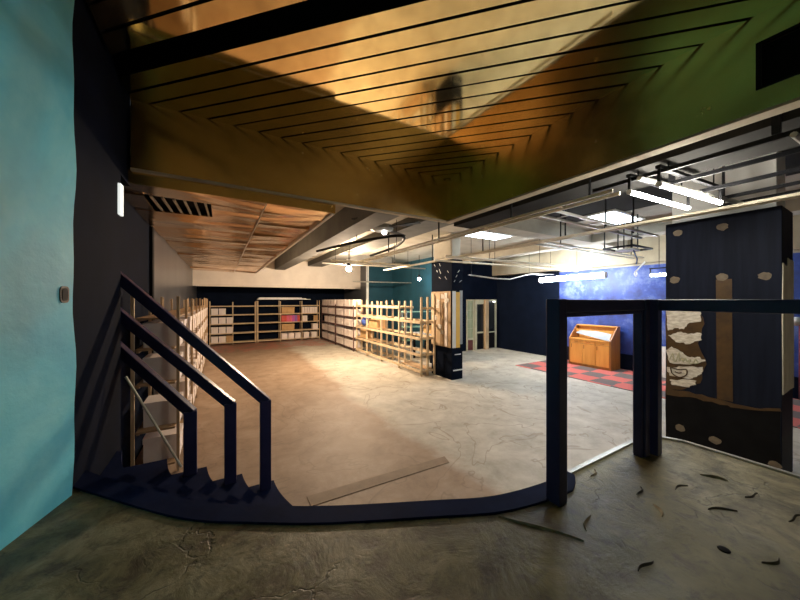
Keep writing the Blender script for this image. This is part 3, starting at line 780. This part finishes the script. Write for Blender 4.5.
tag(link('white_paper_sheet', MB().add(vs, [tuple(range(n)), tuple(range(2*n-1, n-1, -1))] + [(i, (i+1) % n, n+(i+1) % n, n+i) for i in range(n)]), 'whitesheet'), 'large white sheet propped on the worktop of the orange sideboard', 'paper')
tag(link('white_board', MB().box(9.80, 9.84, 3.05, 3.92, .012, .80), 'whitep'), 'white board leaning at the blue wall behind the guard rail posts', 'board')
dr = thing('maroon_curtain', (9.85, .75, 0), 'dark maroon curtain hanging past the cream edge of the column', 'curtain')
cv = MB(); n = 40; vs = []
for i in range(n+1):
    y = .2+1.02*i/n; x = 9.86+.04*math.sin(i*1.3)
    vs += [(x, y, .03), (x, y, 1.62), (x+.02, y, 1.62), (x+.02, y, .03)]
fs = []
for i in range(n):
    a, b = 4*i, 4*i+4
    fs += [(a, b, b+1, a+1), (a+1, b+1, b+2, a+2), (a+2, b+2, b+3, a+3), (a+3, b+3, b, a)]
fs += [(0, 1, 2, 3), (4*n+3, 4*n+2, 4*n+1, 4*n)]
link('cloth', cv.add(vs, fs), 'maroon', dr, smooth=True)
link('curtain_rail', MB().tube([(9.88, .15, 1.65), (9.88, 1.27, 1.65)], .015, 8), 'steel', dr)
gl = thing('globe_on_added_bracket', (9.72, 1.2, 1.6), 'white round globe on an added wall bracket above the maroon curtain', 'lamp')  # white ball assumed to be a lamp globe; how it is held is unknown
link('globe', MB().sphere((9.74, 1.24, 1.58), .09, 14), 'whitep', gl, smooth=True)
link('bracket', MB().tube([(9.82, 1.30, 1.60), (9.99, 1.32, 1.62)], .015, 8), 'blackmetal', gl)  # support added to hold the globe to the wall

# ------------------------------------------------------------------ ceiling services
def tray(label, a, b, w, hang, rung=.0, m='pipe'):
    a, b = Vector(a), Vector(b); d = (b-a).normalized(); s = Vector((-d.y, d.x, 0))
    t = thing('cable_tray', (a+b)/2, label, 'cable tray', 'ceiling cable trays')
    for k in (-1, 1): link('side_rail', MB().bar(a+s*w/2*k, b+s*w/2*k, .02, .03), m, t)
    if rung:
        L = (b-a).length; q = rung/2
        while q < L:
            p = a+d*q; link('rung', MB().bar(p-s*w/2, p+s*w/2, .02, .012), m, t); q += rung
    for q in hang:
        p = a+(b-a)*q
        link('hanger', MB().tube([p, (p.x, p.y, TOP)], .013, 6), 'blackmetal', t)
    return t
tray('pale double cable tray along the edge of the gold fascia', (3.22, 1.45, 3.02), (3.22, 7.5, 3.02), .14, (.04, .2, .45, .75), 1.1)
tray('long pale cable tray over the hall passing beside the wide column', (4.75, .2, 3.0), (4.75, 9.1, 3.0), .10, (.1, .3, .5, .7), 1.3)
tray('cross cable tray between the fascia tray and the long tray', (3.4, 2.3, 3.06), (6.2, 2.3, 3.06), .22, (.15, .5, .8), .7, 'steel')
tray('cross cable tray running from the long tray to the blue wall', (4.9, 3.55, 3.05), (9.0, 3.55, 3.05), .2, (.2, .6, .9), .8, 'steel')
def pipe(label, pts, r=.02, m='pipe', hang=()):
    c = [sum(p[i] for p in pts)/len(pts) for i in range(3)]
    t = thing('conduit_pipe', c, label, 'pipe', 'ceiling conduits')
    link('pipe', MB().tube(pts, r, 8), m, t)
    for i, q in enumerate(hang): link('hanger', MB().tube([q, (q[0], q[1], TOP)], .007, 6), 'blackmetal', t)
pipe('cream conduit crossing above the pillar towards the blue wall', [(4.3, 5.35, 2.97), (9.7, 5.05, 2.97)], .03, 'pipe', [(5.6, 5.27, 2.97), (7.4, 5.18, 2.97), (9.0, 5.09, 2.97)])
pipe('second cream conduit behind the one crossing above the pillar', [(4.3, 5.75, 2.93), (9.7, 5.45, 2.93)], .022, 'pipe', [(6.2, 5.65, 2.93), (8.4, 5.52, 2.93)])
pipe('yellowish conduit crossing the hall in front of the warm spotlight', [(2.4, 7.55, 3.0), (4.7, 7.45, 3.0)], .028, 'pipe', [(2.9, 7.53, 3.0), (4.2, 7.47, 3.0)])
pipe('pale bent pipe hanging low near the dark side wall', [(5.6, 6.0, 2.66), (6.6, 6.0, 2.60), (7.2, 6.0, 2.60), (8.2, 6.1, 2.80), (9.6, 6.2, 2.85)], .018, 'steel', [(8.2, 6.1, 2.80), (5.7, 6.0, 2.655)])
pipe('thin pale pipe running under the slab over the teal wall', [(4.6, 11.6, 2.75), (8.0, 11.2, 2.75)], .025, 'steel', [(5.2, 11.53, 2.75), (7.2, 11.3, 2.75)])
pipe('thin conduit high over the wooden rack', [(2.6, 9.0, 3.1), (6.2, 8.8, 3.1)], .02, 'steel', [(3.0, 8.98, 3.1), (5.5, 8.84, 3.1)])
pipe('dark wavy duct hose looping past the ceiling fan', spline([(1.9, 7.0, 3.12), (2.3, 5.6, 3.14), (2.9, 4.9, 3.2), (3.2, 5.6, 3.14), (3.25, 7.0, 3.12)], 6), .028, 'blackmetal', [(2.3, 5.6, 3.14), (3.2, 5.6, 3.14)])
# black hanging grid near the platform
gr = thing('ceiling_grid', (4.4, .8, 3.1), 'black metal ceiling grid hanging beyond the platform fascia', 'grid')
for x in (3.30, 3.72, 4.26, 4.75, 5.12): link('grid_bar', MB().bar((x, -1.6, 3.12), (x, 1.22 if x > 3.5 else 1.7, 3.12), .022, .034), 'blackmetal', gr)
link('cross_bar', MB().tube([(3.25, 1.28, 3.10), (5.15, 1.02, 3.10)], .022, 8), 'steel', gr)
link('cross_bar', MB().tube([(3.25, .42, 3.09), (5.15, .30, 3.09)], .018, 8), 'steel', gr)
for x, y in ((3.3, .5), (3.72, .4), (4.75, .35), (3.72, 1.2)): link('hanger', MB().box(x-.02, x+.02, y-.02, y+.02, 3.14, TOP), 'blackmetal', gr)
# fluorescent tubes
def batten(label, a, b, r, m, body=True, hang=True, group=None):
    a, b = Vector(a), Vector(b)
    t = thing('fluorescent_light', (a+b)/2, label, 'light', group)
    d = (b-a).normalized()
    link('tube', MB().tube([a, b], r, 10), m, t, smooth=False)
    for q in (a-d*.03, b+d*.0):
        link('end_cap', MB().tube([q, q+d*.03], r*1.15, 10), 'whitep', t)
        e = q+d*.015
        if body: link('holder', MB().bar(e+Vector((0, 0, r*1.1)), e+Vector((0, 0, r+.114)), .02, .02), 'blackmetal', t)
    if body:
        u = Vector((0, 0, r+.13)); link('body', MB().bar(a+u-d*.03, b+u+d*.03, .04, .03), 'blackmetal', t)
        if hang:
            for k in (.12, .88):
                p = a+(b-a)*k+u+Vector((0, 0, .025)); link('hanger', MB().tube([p, (p.x, p.y, TOP)], .006, 6), 'blackmetal', t)
    return t
batten('lit warm fluorescent tube beyond the fascia, the one nearer the hall', (3.28, 1.36, 3.0), (4.38, 1.28, 3.0), .02, 'tube_warm', True, True, 'paired tubes')
batten('lit warm fluorescent tube beyond the fascia, the one nearer the wide column', (3.28, 1.14, 3.0), (4.42, 1.04, 3.0), .02, 'tube_warm', True, True, 'paired tubes')
batten('very bright long white fluorescent tube hanging high before the blue wall', (9.0, 6.26, 2.65), (9.0, 4.33, 2.68), .075, 'tube_big', False)
batten('bright fluorescent tube before the blue wall, partly behind the wide column', (9.0, 3.3, 2.60), (9.0, 2.0, 2.60), .03, 'tube_big')
for i, (x, y, lab) in enumerate(((6.95, 3.2, 'bluish lit ceiling panel before the cross tray'), (6.0, 5.7, 'pale glowing panel standing in for a lit beam face above the crossing conduits'), (8.95, 7.4, 'lit ceiling panel towards the doorway wall'))):  # the second panel is no lamp: its glow imitates a tube-lit beam face
    t = thing('ceiling_light', (x, y, TOP), lab, 'light', 'ceiling light panels')
    link('frame', MB().box(x-.62, x+.62, y-.33, y+.33, TOP-.03, TOP-.001), 'whitep', t)
    link('diffuser', MB().box(x-.57, x+.57, y-.28, y+.28, TOP-.036, TOP-.029), 'panel_light', t)
# spotlights
def spot(label, c, m, r):
    t = thing('spotlight', (c[0], c[1], c[2]), label, 'light')
    link('bulb', MB().sphere(c, r, 12), m, t, smooth=True)
    link('housing', MB().tube([(c[0], c[1], c[2]+r+.005), (c[0], c[1], c[2]+r+.1)], r*.8, 10), 'blackmetal', t)
    link('hanger', MB().tube([(c[0], c[1], c[2]+r+.1), (c[0], c[1], TOP)], .01, 6), 'blackmetal', t)
spot('glaring warm spotlight hanging in front of the pale bulkhead', (3.41, 8.94, 2.96), 'lamp_warm', .075)
spot('small cool white spotlight hanging over the wooden rack', (6.5, 9.64, 2.80), 'lamp_cool', .06)
# ceiling fan
f = thing('ceiling_fan', (2.62, 5.15, TOP), 'dark ceiling fan with a small lamp under the slab', 'fan')
fx, fy = 2.62, 5.15
link('rod', MB().tube([(fx, fy, 3.42), (fx, fy, TOP)], .02, 8), 'blackmetal', f)
link('motor', MB().tube([(fx, fy, 3.30), (fx, fy, 3.33), (fx, fy, 3.40), (fx, fy, 3.43)], [.14, .22, .22, .08], 16), 'fanmetal', f)
for k in range(4):
    a = .5+k*PI/2; c, s = math.cos(a), math.sin(a)
    link('blade', MB().bar((fx+c*.15, fy+s*.15, 3.36), (fx+c*.80, fy+s*.80, 3.36), .13, .012), 'blackmetal', f)
link('lamp', MB().sphere((fx+.03, fy-.05, 3.26), .045, 10, .6), 'fan_lamp', f)
# projector mount
pm = thing('projector_mount', (7.0, 2.95, 3.0), 'black square projector mount hanging on rods before the blue wall', 'mount')
link('frame', MB().bar((6.6, 2.7, 3.02), (7.4, 2.7, 3.02), .04, .03).bar((6.6, 3.2, 3.02), (7.4, 3.2, 3.02), .04, .03).bar((6.6, 2.7, 3.02), (6.6, 3.2, 3.02), .04, .03).bar((7.4, 2.7, 3.02), (7.4, 3.2, 3.02), .04, .03), 'blackmetal', pm)
link('plate', MB().box(6.85, 7.15, 2.8, 3.1, 2.98, 3.01), 'whitep', pm)
for x, y in ((6.88, 2.83), (7.12, 2.83), (6.88, 3.07), (7.12, 3.07)): link('rod', MB().tube([(x, y, 3.01), (x, y, TOP)], .012, 6), 'blackmetal', pm)
link('cable', MB().tube(spline([(7.0, 2.85, 2.98), (6.95, 2.8, 2.88), (7.02, 2.8, 2.80), (6.98, 2.8, 2.70)], 6), .012, 6), 'bluecloth', pm)
hk = MB().tube([(9.45+.06*math.cos(t), 3.8, 2.69+.06*math.sin(t)) for t in [2*PI*i/16 for i in range(17)]], .018, 6).tube([(9.45, 3.8, 2.75), (9.62, 3.75, 2.90), (9.74, 3.7, 3.02)], .018, 6)
tag(link('white_cable_loop', hk, 'whitep'), 'white looped cable hanging from the ceiling edge above the blue wall', 'cable')

# ------------------------------------------------------------------ floor remnants
struct('trim_5', MB().prism([(.75, 2.98), (2.42, 2.93), (2.46, 3.07), (.75, 3.15)], .0, .006), 'strip', label='narrow brown threshold strip set in the hall floor')
random.seed(21)
scr = [((2.611, .703), (2.643, .587), .03, 'scrap', 'curled pale strip of vinyl lying near the platform corner'),
       ((2.008, .719), (1.928, .661), .022, 'scrap', 'short straight vinyl sliver near the guard rail post'),
       ((2.125, .833), (2.03, .80), .014, 'scrapd', 'dark lifted vinyl tear beside the second guard rail post'),
       ((2.087, 1.285-.22), (1.99, 1.03), .012, 'scrap', 'small pale flake at the straight platform edge'),
       ((2.622, .456), (2.52, .50), .012, 'scrapd', 'long dark vinyl tear close to the metal edge strip'),
       ((2.322, .49), (2.20, .56), .014, 'scrapd', 'dark lifted vinyl tear in the middle of the platform corner'),
       ((1.565, .578), (1.46, .57), .012, 'scrapd', 'dark lifted vinyl tear nearest the camera'),
       ((1.225, 1.09), (1.42, .77), .006, 'scrap', 'long pale raised seam running from the curved edge'),
       ((1.62, .86), (1.50, .80), .012, 'scrap', 'short pale seam beside the long raised seam'),
       ((2.05, .30), (1.95, .33), .012, 'scrapd', 'broad dark tear beside the black floor hole'),
       ((2.55, .30), (2.43, .34), .012, 'scrapd', 'dark tear further along the metal edge strip'),
       ((2.38, .70), (2.27, .72), .010, 'scrapd', 'thin dark tear by the curled vinyl strip')]
for a, b, hgt, m, lab in scr:
    a, b = Vector((*a, PLAT)), Vector((*b, PLAT)); d = b-a; s = Vector((-d.y, d.x, 0)).normalized()
    n = 8; vs = []; fs = []
    w0 = .0045 if m == 'scrapd' else .0055
    for i in range(n+1):
        t = i/n; p = a+d*t+s*(.012*math.sin(t*4+a.x*9)); z = PLAT+.002+hgt*.35*math.sin(t*PI)
        w = w0*(.35+math.sin(t*PI)*.9)
        vs += [(p.x-s.x*w, p.y-s.y*w, PLAT), (p.x, p.y, z+.004), (p.x+s.x*w, p.y+s.y*w, PLAT), (p.x, p.y, PLAT-.001)]
    for i in range(n):
        for k in range(4): fs.append((4*i+k, 4*i+(k+1) % 4, 4*i+4+(k+1) % 4, 4*i+4+k))
    fs += [(3, 2, 1, 0), (4*n, 4*n+1, 4*n+2, 4*n+3)]
    tag(link('vinyl_scrap', MB().add(vs, fs), m), lab, 'scrap', 'vinyl scraps on the platform')
tag(link('floor_bolt_hole', MB().sphere((1.909, .436, PLAT+.002), .022, 12, .3), 'black'), 'small black hole in the platform floor', 'hole')

# ------------------------------------------------------------------ world, camera, colour management
w = bpy.data.worlds.new('room_air'); SC.world = w; w.use_nodes = True
w.node_tree.nodes['Background'].inputs[0].default_value = (.5, .55, .6, 1)
w.node_tree.nodes['Background'].inputs[1].default_value = .12
cam = bpy.data.cameras.new('camera'); co = bpy.data.objects.new('camera', cam); COL.objects.link(co)
cam.sensor_width = 36; cam.lens = 305/800*36; cam.clip_start = .02
co.location = (0, 0, EYE)
co.rotation_euler = (PI/2, 0, -math.atan2(.506, .8625))
SC.camera = co
SC.view_settings.view_transform = 'Standard'
SC.view_settings.look = 'None'
SC.view_settings.gamma = 1
SC.view_settings.use_curve_mapping = False
SC.view_settings.exposure = 0.1
